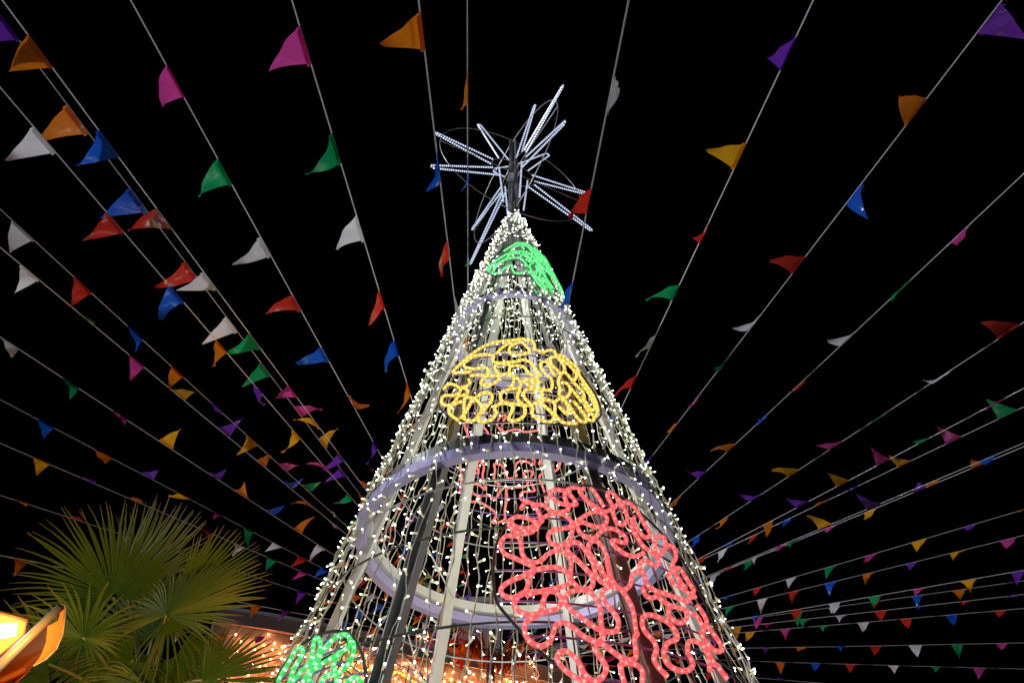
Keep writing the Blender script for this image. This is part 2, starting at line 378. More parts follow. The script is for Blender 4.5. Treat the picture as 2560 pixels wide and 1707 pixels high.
RED_ROPE = """1273 1300 1292 1291 1315 1294 1337 1303 1350 1303 1357 1294 1379 1284 1402 1284 1421 1294 1429 1307 1425 1316 1405 1321 1386 1324 1373 1333 1371 1345 1379 1358 1395 1362 1415 1358 1426 1342 1431 1326 1434 1310 1450 1297 1470 1284 1489 1278 1505 1282 1517 1294 1515 1307 1505 1315 1489 1316 1470 1310 1457 1305 1444 1310 1447 1326 1460 1339 1476 1345 1489 1342 1502 1329 1518 1321 1538 1323 1554 1333 1564 1342 1565 1354 1554 1355 1538 1350 1528 1354 1538 1365 1554 1378 1573 1388 1593 1389 1609 1381
1273 1300 1273 1313 1286 1326 1305 1333 1324 1331 1337 1323 1347 1310 1357 1300
1277 1307 1292 1316 1315 1320 1334 1313 1347 1303
1286 1339 1266 1339 1253 1352 1252 1368 1263 1384 1286 1394 1308 1404 1328 1413 1336 1423 1324 1446 1318 1468 1308 1484 1282 1493 1260 1488 1252 1475 1260 1462 1282 1449 1308 1439 1331 1426 1357 1420 1386 1417 1408 1423 1423 1439 1425 1455 1408 1465 1379 1472 1347 1478 1315 1488
1286 1339 1298 1345 1303 1362 1305 1381 1315 1397 1334 1405 1353 1400 1370 1384 1389 1376 1408 1379 1425 1394 1428 1413 1426 1433 1431 1452 1447 1468 1463 1472 1480 1465 1483 1446 1476 1433 1457 1413 1438 1394 1421 1378 1420 1365 1431 1355 1447 1357 1460 1371 1473 1391 1483 1410 1489 1433 1502 1452 1518 1459 1528 1452 1522 1426 1518 1404 1520 1391
1473 1358 1483 1352 1496 1355 1509 1371 1518 1394 1522 1420 1525 1436 1534 1455 1551 1472 1564 1472 1577 1459 1580 1439 1589 1430 1602 1426 1612 1439 1615 1455 1631 1472 1654 1481 1677 1488 1703 1497 1716 1504 1725 1494 1738 1491
1473 1358 1471 1375 1483 1394 1496 1413 1509 1433 1525 1455
1286 1504 1302 1484 1328 1478 1357 1478 1383 1478 1399 1488 1404 1504 1392 1520 1370 1527 1347 1533 1321 1535 1298 1527 1286 1510 1286 1504
1373 1475 1363 1488 1357 1507 1353 1523 1341 1539 1321 1549 1311 1565 1315 1588 1331 1607 1353 1614 1373 1604 1383 1581 1392 1559 1412 1556 1434 1569 1457 1588 1483 1601 1509 1611 1531 1627 1554 1643 1573 1649 1589 1643 1589 1617 1586 1598 1593 1581
1412 1494 1421 1481 1441 1475 1460 1475 1480 1484 1492 1501 1501 1523 1502 1549 1505 1572 1509 1591 1499 1601
1412 1494 1415 1510 1431 1527 1454 1543 1476 1559 1496 1572 1518 1578 1538 1577 1546 1562 1543 1543 1528 1523 1515 1507 1505 1488 1509 1475 1525 1465 1544 1468 1557 1478 1570 1497 1580 1517 1586 1543 1589 1572 1593 1588
1392 1643 1399 1630 1418 1628 1438 1643 1450 1662 1463 1685 1483 1701 1502 1695 1515 1675 1512 1659 1499 1640 1489 1623 1492 1614
1392 1643 1399 1659 1418 1678 1444 1695 1470 1704
1373 1229 1389 1224 1408 1226 1425 1236 1441 1258 1434 1261 1415 1261 1395 1255 1379 1242 1373 1229
1302 1271 1315 1255 1334 1261 1347 1281 1353 1297
1331 1268 1344 1261 1360 1263 1373 1274 1389 1279 1408 1278 1421 1271 1418 1258 1412 1242 1415 1226 1431 1219 1447 1221 1457 1239 1473 1255 1492 1268 1509 1278 1525 1274 1531 1265 1522 1248 1518 1236 1525 1229 1538 1239 1551 1255 1564 1278 1568 1297 1560 1310 1544 1307 1534 1287 1534 1271 1547 1258 1567 1255 1586 1268 1599 1287 1609 1307 1622 1326 1625 1339 1612 1342 1599 1329 1586 1310 1580 1303 1586 1294
1460 1219 1450 1229 1460 1242 1476 1261 1496 1274 1512 1278
1476 1219 1486 1229 1499 1248 1509 1265
1583 1303 1580 1320 1593 1342 1609 1365 1628 1378 1644 1388 1654 1381 1664 1368 1661 1345 1648 1339 1638 1345 1638 1365 1641 1388 1648 1407 1638 1413 1622 1404 1609 1400 1599 1410 1602 1426
1606 1468 1615 1488 1628 1494 1644 1491 1661 1504 1680 1514 1703 1520 1716 1527 1716 1546 1703 1556 1683 1549 1673 1536 1670 1520
1606 1543 1619 1536 1638 1539 1661 1549 1680 1565 1693 1585 1690 1598 1673 1604 1661 1620 1661 1643 1673 1662 1696 1674 1719 1675 1732 1662 1728 1646 1719 1627 1722 1604 1738 1602 1758 1614 1770 1633 1774 1653 1774 1675
1606 1543 1606 1562 1615 1581 1631 1598 1641 1620 1635 1646 1648 1669 1670 1691
1670 1436 1683 1423 1699 1420 1712 1439 1725 1459 1735 1475 1725 1484 1709 1472 1686 1459 1670 1439
1754 1581 1767 1565 1787 1588 1800 1607 1806 1623 1793 1627 1774 1614 1758 1594 1754 1581
1741 1510 1754 1527 1767 1552 1758 1565 1745 1543 1725 1530
1654 1381 1673 1362 1686 1371 1690 1394 1680 1413 1696 1446 1716 1472
1767 1620 1783 1653 1800 1672 1819 1698
1554 1659 1570 1656 1593 1662 1606 1678 1606 1704
1551 1659 1554 1682 1560 1704"""
YELLOW_ROPE = """1130 931 1149 911 1173 890 1196 873 1222 860 1251 853 1283 850 1304 847 1328 851 1336 860 1336 871 1345 876 1358 880 1372 875 1385 877 1392 888 1404 888 1417 897 1430 909 1443 920 1449 939 1464 960 1479 982 1489 1003 1494 1024 1489 1041
1304 854 1290 858 1277 865 1273 873 1275 882 1285 886 1302 886 1317 883 1324 877 1319 869 1311 860 1304 854
1241 884 1253 871 1268 860 1281 854
1162 918 1160 909 1171 899 1185 890 1205 886 1224 887 1234 890 1232 899 1236 905 1251 907 1273 905 1294 903 1304 899 1315 901 1328 907 1336 918 1345 931 1351 939 1343 941 1328 936 1317 926 1311 918 1298 914 1283 914 1275 918 1274 931 1283 939 1296 948 1302 958 1298 969 1283 971 1266 975 1253 982 1251 992 1256 1003 1268 1009 1285 1009 1302 1011 1319 1013 1334 1009 1347 1003 1355 992 1355 982 1347 975 1328 972 1313 975 1309 986 1315 999 1326 1009 1332 1020 1330 1033 1341 1045 1358 1052 1375 1054 1385 1045 1387 1028 1387 1011 1381 1003 1366 999 1353 1001 1358 1011 1372 1024 1383 1035
1162 918 1175 920 1188 922 1205 918 1217 920 1221 931 1215 939 1207 948 1202 956 1207 962 1222 961 1234 958 1245 950 1249 939 1241 926 1236 918 1245 909 1260 909 1275 911
1134 933 1149 931 1166 931 1179 926
1175 939 1196 937 1217 939 1239 939 1260 936 1279 938 1285 941 1283 956 1277 969
1309 949 1324 948 1338 950 1351 955 1338 956 1324 954
1307 950 1317 960 1332 967 1351 971 1368 975 1379 971 1381 958 1377 945 1368 939 1358 926 1351 914 1355 905 1366 904 1372 911 1379 926 1387 939
1300 973 1294 988 1296 1001 1307 1011 1313 1024 1311 1037 1300 1047 1285 1052 1273 1050 1273 1041 1279 1028 1281 1016 1273 1008 1258 1007 1245 1011 1236 1020 1241 1030 1236 1041 1226 1050 1209 1054 1196 1052 1194 1043 1200 1033 1205 1022 1200 1009 1190 999 1179 994 1166 992 1162 996 1160 1011 1160 1028 1160 1045 1171 1052 1185 1050 1196 1039 1205 1028 1217 1016 1228 1001 1230 988 1222 982 1209 982 1196 988 1188 994 1177 1005 1171 1018 1162 1033 1151 1045
1109 973 1117 962 1130 960 1143 965 1151 973 1145 984 1130 988 1115 988 1105 994 1104 1007 1113 1013 1128 1011 1139 1001 1145 990 1156 988 1168 984 1168 975 1158 969 1149 971
1122 1022 1124 1033 1132 1041 1145 1050
1122 1022 1130 1013 1143 1007 1154 1003
1171 948 1175 956 1166 965 1154 967
1375 894 1390 892 1404 905 1411 920 1404 935 1392 924 1379 911 1375 894
1400 939 1396 956 1400 973 1398 986 1409 994 1421 988 1426 973 1417 958 1404 956
1392 890 1409 901 1426 916 1441 935 1434 952 1421 939 1409 926
1434 956 1447 969 1460 986 1455 1003 1443 990 1430 973
1411 999 1421 1011 1432 1028 1443 1043 1455 1054 1466 1052 1460 1035 1447 1018 1434 1003
1387 1005 1400 996 1413 1003 1421 1020 1419 1035 1409 1028 1398 1016
1387 1033 1396 1047 1409 1056 1426 1058 1443 1058
1453 958 1468 977 1481 999 1487 1018 1479 1024 1466 1007 1455 990
1460 1011 1472 1028 1485 1041 1481 1052 1468 1045 1458 1030"""
GREEN_TOP = """1223 676 1233 658 1253 643 1274 633 1297 628 1317 630 1333 643 1343 658 1350 673 1361 689 1373 707 1384 722
1233 679 1243 663 1259 651 1279 645 1297 645 1310 653 1320 666
1228 684 1248 681 1264 668 1279 663 1282 676 1292 684 1307 681 1317 676
1238 663 1253 653 1269 643 1284 620 1302 612 1320 617 1330 633 1325 648 1310 638 1292 633 1276 638
1302 607 1317 610 1330 620 1338 638 1335 653 1325 663 1330 679 1343 679 1340 663 1350 684 1345 699 1335 684
1259 628 1279 615 1297 607 1310 622
1361 699 1350 704 1358 714 1373 719 1381 730 1368 709 1356 694
1310 663 1325 668 1335 694 1350 712 1366 724
1223 679 1219 673 1225 663 1238 658
1299 643 1312 633 1322 643 1333 658 1322 653 1315 648
1338 643 1348 663 1358 679 1368 699 1378 717
1320 679 1335 689 1345 709 1361 719 1353 699 1340 689"""
GREEN_ROPE = """694 1704 707 1679 723 1653 739 1624 752 1617 757 1630 746 1653 733 1675 723 1707 707 1730 694 1750
726 1707 752 1679 775 1653 781 1630 785 1601 794 1593 801 1607 798 1630 785 1659 768 1685 755 1707 746 1730
775 1707 772 1692 781 1675 804 1659 830 1643 856 1627 875 1611 872 1591 856 1585 836 1595 820 1611 804 1630 791 1659
775 1707 778 1730 798 1717 810 1692 833 1685 843 1695 836 1717 817 1743
849 1627 840 1646 833 1666 843 1679 862 1669 878 1646 885 1624 882 1604
856 1730 869 1704 888 1692 901 1708 891 1737 872 1756
726 1750 752 1737 772 1756 759 1782 733 1789
791 1769 817 1756 843 1769 836 1795 807 1798"""
def oval(ph, h0, Rx, Ry, rope, label, seed, cell=0.135, off=0.055, strokes=None, outline=None, extra=None, rr=0.0085):
    def S(u, v, o=off):
        h = h0 + v * CB; r = K * (HA - h) + o
        return cone(ph + math.degrees(u / max(r, 0.05)), h, o)
    root = empty('rope_oval', S(0, 0)); root.parent = tree; root.location = Vector(S(0, 0)) - tw
    root['label'] = label
    if outline:
        q = np.array([float(v) for v in outline.split()]).reshape(-1, 2); q = np.concatenate([q, q[:1]])
        ring = np.array([on_cone(x, y, off) for x, y in q]); ring = spline(ring, 4)[:-1]
    else: ring = np.array([S(Rx * math.cos(t), Ry * math.sin(t)) for t in np.linspace(0, 2 * math.pi, 65)[:-1]])
    m = MB(); m.tube(ring, 0.0055, 6, closed=True); m.build('frame', M['dark_steel'], root)
    A_ = np.degrees(np.arctan2(ring[:, 0] - TX, TY - ring[:, 1])); A_ = (A_ - ph + 180) % 360 - 180 + ph; Hh = ring[:, 2] - EYE
    def cuts(key, val, x):                         # where the frame crosses a height (or an angle)
        o = []
        for i in range(len(key)):
            j = (i + 1) % len(key)
            if (key[i] - x) * (key[j] - x) < 0: t = (x - key[i]) / (key[j] - key[i]); o.append(val[i] + t * (val[j] - val[i]))
        return (min(o), max(o)) if len(o) > 1 else None
    for f in np.linspace(0.1, 0.9, 7):
        hv = Hh.min() + f * (Hh.max() - Hh.min()); cc = cuts(Hh, A_, hv)
        if cc: m = MB(); m.tube([cone(a, hv, off - 0.008) for a in np.linspace(*cc, 18)], 0.0038, 5); m.build('cross_rod', M['purple_rod'], root)
    for f in (0.28, 0.5, 0.72):
        av = A_.min() + f * (A_.max() - A_.min()); cc = cuts(A_, Hh, av)
        if cc: m = MB(); m.tube([cone(av, hv, off - 0.012) for hv in np.linspace(*cc, 10)], 0.003, 5); m.build('upright_rod', M['dark_steel'], root)
    m = MB(); hose = MB()
    def rope_tube(P, closed=False): m.tube(P, rr * 0.5, 6, closed=closed); hose.tube(P, rr, 8, closed=closed)
    if strokes:
        for l in strokes.splitlines():
            q = np.array([float(v) for v in l.split()]).reshape(-1, 2)
            rope_tube(spline([on_cone(x, y, off + 0.010) for x, y in q]))
        if extra:                                  # the far flank of the oval, round the side of the cone
            pe, he, re, ce, se = extra
            Q = maze_loop(re, ce, se); rope_tube([cone(pe + math.degrees(a_ / (K * (HA - he - b_) + off)), he + b_, off + 0.012) for a_, b_ in Q], True)
    else:
        P = maze_loop(Rx - 0.015, cell, seed); P = P * np.array([1.0, Ry / Rx])
        rope_tube([S(u, v, off + 0.010) for u, v in P], True)
    m.build('rope_light', M[rope], root, smooth=True, along=True)
    hose.build('clear_hose', M[rope.replace('_rope', '_hose')], root, smooth=True)
oval(1.5, 2.50, 0.47, 0.45, 'yellow_rope', 'yellow rope light oval between the two upper ring channels', 11, strokes=YELLOW_ROPE, outline='1304 843 1250 852 1200 870 1160 900 1125 940 1105 975 1098 1003 1102 1022 1117 1037 1150 1050 1210 1056 1294 1055 1360 1058 1420 1062 1470 1058 1497 1045 1502 1025 1490 990 1468 955 1440 920 1405 890 1360 865')
oval(28, 1.25, 0.53, 0.48, 'red_rope', 'large red rope light oval below the ring channel', 5, strokes=RED_ROPE, outline='1470 1213 1405 1219 1347 1242 1298 1274 1266 1310 1246 1345 1234 1400 1234 1460 1243 1505 1279 1552 1315 1591 1363 1640 1444 1695 1520 1735 1640 1790 1760 1800 1850 1780 1862 1745 1842 1704 1800 1597 1767 1517 1732 1446 1693 1381 1660 1339 1622 1300 1576 1261 1525 1226')
oval(34, 4.28, 0.37, 0.40, 'green_rope', 'green rope light oval near the top of the tree', 21, extra=(66, 4.22, 0.29, 0.085, 5), strokes=GREEN_TOP, outline='1302 605 1279 611 1256 625 1236 643 1223 661 1219 676 1223 685 1236 690 1259 688 1279 688 1299 689 1320 691 1340 702 1363 717 1384 728 1392 727 1373 696 1356 663 1338 625 1322 610')
oval(-60, 0.66, 0.48, 0.46, 'green_rope', 'green rope light oval on the palm side', 33, strokes=GREEN_ROPE, outline='742 1620 768 1601 804 1583 840 1577 865 1580 888 1598 904 1630 912 1669 914 1707 900 1780 850 1850 780 1880 710 1860 675 1800 680 1730 705 1670')
oval(-172, 2.92, 0.46, 0.45, 'red_rope', 'red rope light oval on the rear of the tree', 8, 0.13)
oval(-128, 1.22, 0.44, 0.44, 'yellow_rope', 'yellow rope light oval on the rear of the tree', 14, 0.13)

# the light the thousands of diodes throw from the cage
for h in (0.4, 1.3, 2.3, 3.3, 4.3):
    tl = bpy.data.lights.new('tree_light', 'POINT'); tl.energy = 8.5 if h < 3 else (5 if h < 4 else 2); tl.color = (1.0, 1.0, 0.80); tl.shadow_soft_size = 0.15
    tlo = bpy.data.objects.new('tree_light', tl); COL.objects.link(tlo); tlo.parent = tree; tlo.location = Vector((TX, TY, h + EYE)) - tw

# star on its pole
SC = np.array([TX, TY, 6.37 + EYE]); RS = 0.83
star = empty('star', SC); star.parent = tree; star.location = Vector(SC) - tw; star['label'] = 'white rope light star of two crossed planes on a steel pole'
m = MB()
for a, b in ((0.028, 0.028), (-0.028, 0.028), (0.028, -0.028), (-0.028, -0.028)):
    m.tube([(TX + a, TY + b, 5.25 + EYE), (TX + a, TY + b, 7.12 + EYE)], 0.020, 8)
m.build('pole', M['steel'], star, smooth=False)
for hh in (5.62, 6.0, 6.4):
    m = MB(); m.box((TX, TY, hh + EYE), (0.055, 0, 0), (0, 0.055, 0), (0, 0, 0.008)); m.build('clamp', M['steel'], star)
m = MB(); m.box((TX - 0.03, TY - 0.075, 6.1 + EYE), (0.035, 0, 0), (0, 0.02, 0), (0, 0, 0.06)); m.build('junction_box', M['white_steel'], star)
for az in (25, -58):
    ud = np.array([math.cos(R(az)), math.sin(R(az)), 0.0])
    S = lambda ang, rr: SC + RS * rr * (math.cos(R(ang)) * ud + math.sin(R(ang)) * UP)
    m = MB(); m.tube([S(a, 1.0) for a in np.arange(0, 360, 5)], 0.0055, 6, closed=True); m.build('outer_hoop', M['steel'], star, smooth=True)
    m = MB(); m.tube([S(a, 0.30) for a in np.arange(0, 360, 10)], 0.0045, 6, closed=True); m.build('inner_hoop', M['steel'], star, smooth=True)
    for a in (90, 270, 0, 180):
        m = MB(); m.tube([S(a, 0.06), S(a, 1.0)] if a in (0, 180) else [S(a, 0.30), S(a, 0.86)], 0.004, 5); m.build('spoke', M['steel'], star)
    for ang, L in ((17, 1.2), (63, 1.22), (117, 1.16), (172, 1.1), (217, 1.3), (-32, 1.27)):
        m = MB(); m.tube([S(ang + 15, 0.31), S(ang + 1.3, L - 0.02), S(ang, L), S(ang - 1.3, L - 0.02), S(ang - 15, 0.31)], 0.0085, 7)
        m.build('ray', M['white_rope'], star, along=True)
    for sgn in (-1, 1):
        m = MB(); m.tube([S(0, 0.20 * sgn) - UP * 0.05, S(0, 0.13 * sgn) - UP * 0.75], 0.0085, 7); m.build('ray', M['white_rope'], star, along=True)

# ------------------------------------------------------------------ mast where the bunting meets
mast = empty('bunting_mast', (-0.40, 12.35, 0)); tag(mast, 'timber mast behind the light tree where all bunting strings meet', 'mast')
m = MB(); m.tube([(-0.40, 12.35, 0), (-0.40, 12.35, 4), (-0.40, 12.35, 8.6)], [0.11, 0.09, 0.07], 10); m.build('pole', M['wood'], mast, smooth=True)
m = MB(); m.tube([(-0.40 + 0.42 * math.cos(a), 12.35 + 0.2 * math.sin(a), 7.0) for a in np.linspace(0, 2 * math.pi, 25)[:-1]], 0.012, 6, closed=True); m.build('hoop', M['dark_steel'], mast)

# ------------------------------------------------------------------ bunting
STRINGS = """
-2.39 0.71 3.35 -0.56 12.29 5.64|o,78,84,138,165,23,179 b,253,320,301,386,190,415 r,394,517,432,566,319,577 w,511,675,545,719,440,726 g,623,830,655,864,567,884 m,724,957,742,988,687,995 y,784,1041,804,1066,734,1049 p,850,1126,863,1144,807,1175 o,898,1195,914,1213,938,1228
-2.58 0.79 3.54 -0.65 12.28 5.56|p,0,18,53,95,-55,109 o,171,258,225,331,94,355 b,326,467,369,527,248,548 r,461,651,494,695,389,718 w,564,788,593,825,506,860 g,651,902,676,933,606,967 m,735,1012,756,1037,805,1024 y,798,1093,816,1117,845,1071 p,851,1165,867,1183,808,1207 o,902,1225,918,1242,906,1286
-2.49 1.03 3.19 -0.59 12.29 5.60|w,87,313,145,378,15,402 r,272,528,312,574,207,602 b,425,710,460,751,402,800 o,542,848,565,875,534,916 p,640,961,653,977,662,1012 y,731,1068,749,1090,705,1131 m,810,1156,824,1172,765,1160 g,869,1228,886,1241,830,1258
-3.63 2.17 4.09 -0.57 12.29 5.58|w,36,545,89,595,25,632 r,189,688,230,728,176,768 b,318,811,356,845,340,877 o,429,912,457,940,424,974 p,525,1002,554,1030,556,1033 y,618,1085,643,1108,592,1137 m,697,1154,719,1172,748,1164 g,758,1207,778,1225,804,1203 w,824,1269,842,1284,835,1293 r,881,1322,892,1330,870,1365
-3.89 2.56 4.20 -0.54 12.29 5.61|w,55,657,102,695,35,734 g,200,777,242,812,234,810 m,323,884,362,913,327,950 y,432,972,463,996,491,981 p,549,1066,576,1087,609,1043 o,644,1148,665,1163,679,1138 b,710,1201,731,1215,759,1194 o,767,1250,784,1264,730,1258 w,821,1292,844,1310,853,1322
-4.28 3.39 4.14 -0.56 12.29 5.54|w,7,835,51,869,31,892 g,158,941,198,967,174,1000 m,282,1022,319,1045,314,1064 y,397,1101,432,1120,452,1072 p,521,1183,551,1195,566,1171 o,588,1226,622,1244,611,1204 b,667,1270,688,1283,713,1262 o,739,1316,755,1326,787,1291 w,794,1356,814,1367,775,1401
-4.91 4.35 4.36 -0.54 12.29 5.53|b,99,1045,139,1064,108,1097 o,238,1117,285,1142,264,1156 p,354,1178,386,1194,397,1175 y,447,1230,477,1244,422,1238 m,532,1275,560,1288,532,1296 g,609,1313,633,1326,620,1363 w,684,1350,707,1363,662,1378 r,747,1384,769,1395,724,1417 b,806,1413,823,1422,783,1446
-4.89 4.64 4.07 -0.50 12.29 5.58|y,88,1140,127,1154,92,1189 p,205,1187,240,1203,231,1209 o,324,1238,358,1254,354,1259 r,503,1317,531,1329,521,1350 w,589,1353,613,1364,582,1389 g,670,1389,694,1397,665,1426 m,751,1420,771,1428,730,1449 o,824,1451,840,1457,827,1485
-5.41 5.56 4.15 -0.49 12.29 5.56|o,38,1242,80,1255,67,1263 r,172,1286,208,1299,202,1301 w,304,1328,334,1338,311,1357 r,479,1391,515,1400,506,1401 o,658,1443,679,1450,675,1455 p,745,1471,768,1476,739,1510
-6.17 6.91 4.27 -0.47 12.29 5.57|o,38,1392,77,1397,35,1440 m,188,1418,221,1426,195,1447 o,630,1508,654,1511,626,1544 p,704,1523,728,1525,696,1551 o,777,1535,801,1538,774,1568
-5.63 9.98 4.84 -0.45 12.29 5.56|w,435,1574,461,1575,437,1604 o,541,1580,568,1583,537,1616 p,640,1586,663,1588,640,1606 r,723,1592,746,1592,727,1613
-6.27 10.74 4.58 -0.43 12.29 5.44|g,405,1662,429,1661,411,1682 o,507,1660,529,1660,508,1676 p,616,1657,639,1657,621,1671 r,703,1653,722,1652,710,1668
-1.68 0.67 3.15 -0.52 12.29 5.69|m,420,158,464,238,408,271 g,545,394,581,456,497,492 w,651,586,679,635,580,662 r,734,732,754,771,663,785 b,805,861,822,897,741,909 o,867,985,891,1014,923,1014 p,933,1096,943,1115,917,1160
-0.97 0.67 3.15 -0.51 12.29 5.71|m,754,60,781,156,672,178 g,832,327,854,402,765,436 w,894,532,912,594,842,624 r,951,719,963,763,923,813 b,985,844,999,881,965,930 o,1018,948,1028,977,994,1033
-0.37 0.60 2.84 -0.34 12.30 5.74|o,1054,27,1064,120,955,114 b,1094,374,1103,447,1065,479 r,1119,599,1125,648,1105,692 w,1136,743,1142,774,1138,824
-0.24 0.81 3.83 -0.83 12.27 5.72|o,1168,173,1170,256,1154,275 b,1169,393,1169,440,1154,478 g,1169,586,1171,643,1164,666 w,1168,719,1171,748,1145,777
0.40 0.52 2.46 -0.19 12.30 5.68|w,1531,189,1512,285,1539,218 r,1473,476,1466,520,1426,546 b,1431,699,1420,759,1404,772
1.46 0.73 3.46 -0.10 12.30 5.57|p,1986,89,1945,171,1920,145 y,1861,353,1829,416,1767,378 r,1769,554,1752,606,1732,597 g,1695,705,1678,744,1615,751 w,1642,829,1621,865,1590,892 r,1590,930,1574,961,1538,990 b,1540,1039,1531,1055,1522,1046
2.51 0.78 3.66 -0.20 12.30 5.55|p,2492,2,2435,81,2571,100 o,2311,243,2258,312,2251,241 b,2151,454,2109,505,2170,548 r,2009,635,1977,677,1924,654 w,1900,780,1873,816,1832,821 g,1822,881,1794,915,1787,924 m,1757,969,1725,1006,1718,1015 o,1697,1046,1671,1075,1665,1084 p,1632,1130,1612,1156,1600,1150
3.55 1.94 4.16 -0.13 12.30 5.41|m,2409,570,2381,595,2392,612 g,2276,693,2236,730,2228,751 w,2136,824,2099,858,2069,853 r,2016,935,1987,961,1968,979 b,1920,1026,1883,1061,1894,1046 o,1837,1104,1816,1122,1777,1127 p,1765,1171,1744,1189,1718,1178 o,1703,1232,1683,1248,1673,1265
3.87 2.97 3.81 -0.18 12.30 5.34|r,2543,804,2493,842,2451,806 w,2374,917,2331,948,2308,950 g,2222,1021,2178,1049,2180,1053 m,2102,1098,2073,1115,2041,1113 y,1995,1168,1970,1186,1929,1175 p,1897,1230,1877,1244,1850,1236 o,1819,1283,1798,1297,1788,1321 b,1744,1328,1733,1337,1725,1366
4.91 4.27 4.43 -0.23 12.30 5.34|m,2511,990,2469,1012,2463,1024 g,2332,1082,2293,1102,2287,1106 m,2222,1143,2190,1160,2178,1118 y,2122,1198,2089,1212,2068,1180 p,2020,1247,1990,1263,1967,1247 o,1928,1296,1908,1306,1915,1341 b,1834,1345,1810,1359,1812,1364 r,1765,1381,1747,1391,1746,1413
6.01 5.40 5.28 -0.30 12.30 5.44|g,2540,1021,2493,1042,2465,997 m,2400,1088,2363,1106,2342,1066 y,2276,1149,2243,1164,2222,1140 p,2140,1214,2123,1219,2129,1225 o,2073,1244,2042,1260,2038,1265 b,1984,1288,1957,1301,1956,1317 r,1897,1328,1872,1340,1870,1359 w,1816,1364,1794,1374,1794,1404
5.34 5.08 4.45 -0.26 12.30 5.32|b,2476,1136,2455,1147,2462,1160 o,2346,1192,2305,1210,2328,1212 p,2200,1255,2167,1269,2140,1235 y,2080,1306,2047,1318,2017,1288 m,1966,1353,1939,1365,1938,1377 w,1904,1378,1882,1387,1886,1413 r,1838,1406,1809,1417,1809,1426 b,1754,1438,1738,1445,1742,1453
5.83 5.58 4.83 -0.26 12.30 5.32|o,2457,1154,2426,1166,2428,1148 p,2305,1216,2285,1224,2296,1205 y,2189,1265,2158,1277,2159,1298 m,2085,1306,2060,1317,2058,1330 g,1995,1344,1970,1355,1972,1367 g,1881,1391,1861,1399,1859,1424 w,1795,1428,1780,1434,1781,1471
6.80 7.14 5.09 -0.31 12.30 5.31|o,2560,1267,2538,1273,2551,1277 p,2438,1304,2406,1314,2417,1324 y,2315,1343,2277,1353,2291,1378 m,2187,1380,2164,1387,2158,1405 g,2091,1410,2061,1418,2066,1447 w,1988,1438,1965,1444,1970,1469 r,1903,1461,1882,1467,1887,1489 b,1830,1482,1808,1487,1810,1502
7.28 7.94 5.22 -0.34 12.30 5.32|m,2537,1338,2498,1348,2516,1370 y,2411,1370,2373,1379,2382,1400 p,2285,1401,2267,1406,2276,1422 o,2185,1428,2156,1433,2162,1459 b,2090,1450,2061,1457,2074,1491 r,1999,1471,1971,1477,1979,1507 w,1917,1489,1892,1495,1902,1533 g,1836,1508,1813,1513,1815,1540
7.12 8.13 4.79 -0.37 12.29 5.36|p,2560,1418,2525,1425,2542,1462 y,2437,1441,2400,1447,2426,1480 m,2308,1464,2282,1469,2289,1491 g,2202,1484,2170,1489,2181,1514 w,2096,1502,2073,1505,2084,1533 r,2004,1516,1977,1521,1986,1549 b,1904,1533,1881,1538,1888,1556 y,1821,1546,1798,1550,1807,1580
7.66 8.87 5.05 -0.41 12.29 5.50|p,2538,1447,2516,1451,2531,1458 o,2413,1466,2379,1472,2399,1498 b,2306,1483,2276,1487,2294,1520 r,2201,1497,2183,1500,2185,1520 w,2094,1513,2075,1516,2078,1533 g,2002,1522,1980,1524,1994,1565 m,1905,1534,1881,1540,1889,1572 o,1819,1547,1800,1551,1794,1569
7.82 9.21 5.02 -0.41 12.29 5.49|p,2543,1481,2514,1484,2527,1488 r,2426,1497,2399,1500,2410,1511 b,2314,1509,2287,1513,2296,1522 r,2215,1520,2184,1524,2200,1549 w,2114,1531,2087,1534,2099,1555 g,2020,1542,1998,1545,2007,1569 m,1930,1552,1907,1554,1915,1569 y,1851,1560,1828,1561,1842,1597
7.58 9.10 4.74 -0.42 12.29 5.50|r,2512,1520,2484,1522,2499,1542 b,2391,1533,2361,1534,2386,1564 r,2277,1542,2249,1543,2270,1570 w,2170,1551,2144,1552,2157,1579 g,2073,1559,2046,1561,2058,1577 m,1973,1567,1951,1569,1963,1598 y,1886,1573,1863,1575,1865,1600
8.18 10.24 4.76 -0.44 12.29 5.52|m,2516,1601,2487,1602,2503,1625 g,2405,1605,2376,1606,2399,1646 w,2302,1607,2270,1608,2295,1640 r,2202,1610,2173,1610,2188,1637 b,2111,1611,2088,1612,2103,1627 o,2015,1612,1988,1613,1997,1626 p,1928,1613,1906,1613,1911,1633 y,1851,1614,1826,1614,1834,1641
8.20 10.58 4.50 -0.45 12.29 5.51|m,2460,1663,2430,1663,2448,1695 g,2352,1661,2328,1660,2340,1679 w,2244,1658,2219,1657,2237,1682 r,2137,1656,2111,1654,2125,1681 b,2049,1653,2026,1652,2038,1675 o,1962,1650,1937,1649,1952,1686 p,1876,1646,1854,1645,1866,1670
6.13 11.99 4.81 -0.46 12.29 5.46|o,2049,1703,2027,1701,2038,1715 p,1959,1695,1941,1694,1952,1699 y,1872,1688,1848,1685,1857,1700
"""
SIDE = ['palm side'] * 14 + ['beside the star'] * 3 + ['open side'] * 17
SIDE[2] = SIDE[4] = 'farther from palm'; SIDE[3] = SIDE[5] = 'nearer the palm'; SIDE[12] = 'farther from star'; SIDE[13] = 'nearer the star'
SIDE[18] = SIDE[19] = 'climbing steeply'; SIDE[28] = 'nearly level'; SIDE[31] = 'above its twin'; SIDE[32] = 'below its twin'; SIDE[24] = 'paired closely'; SIDE[25] = 'hung singly'
WIND = norm(np.array([-0.55, -0.25, -0.75]))
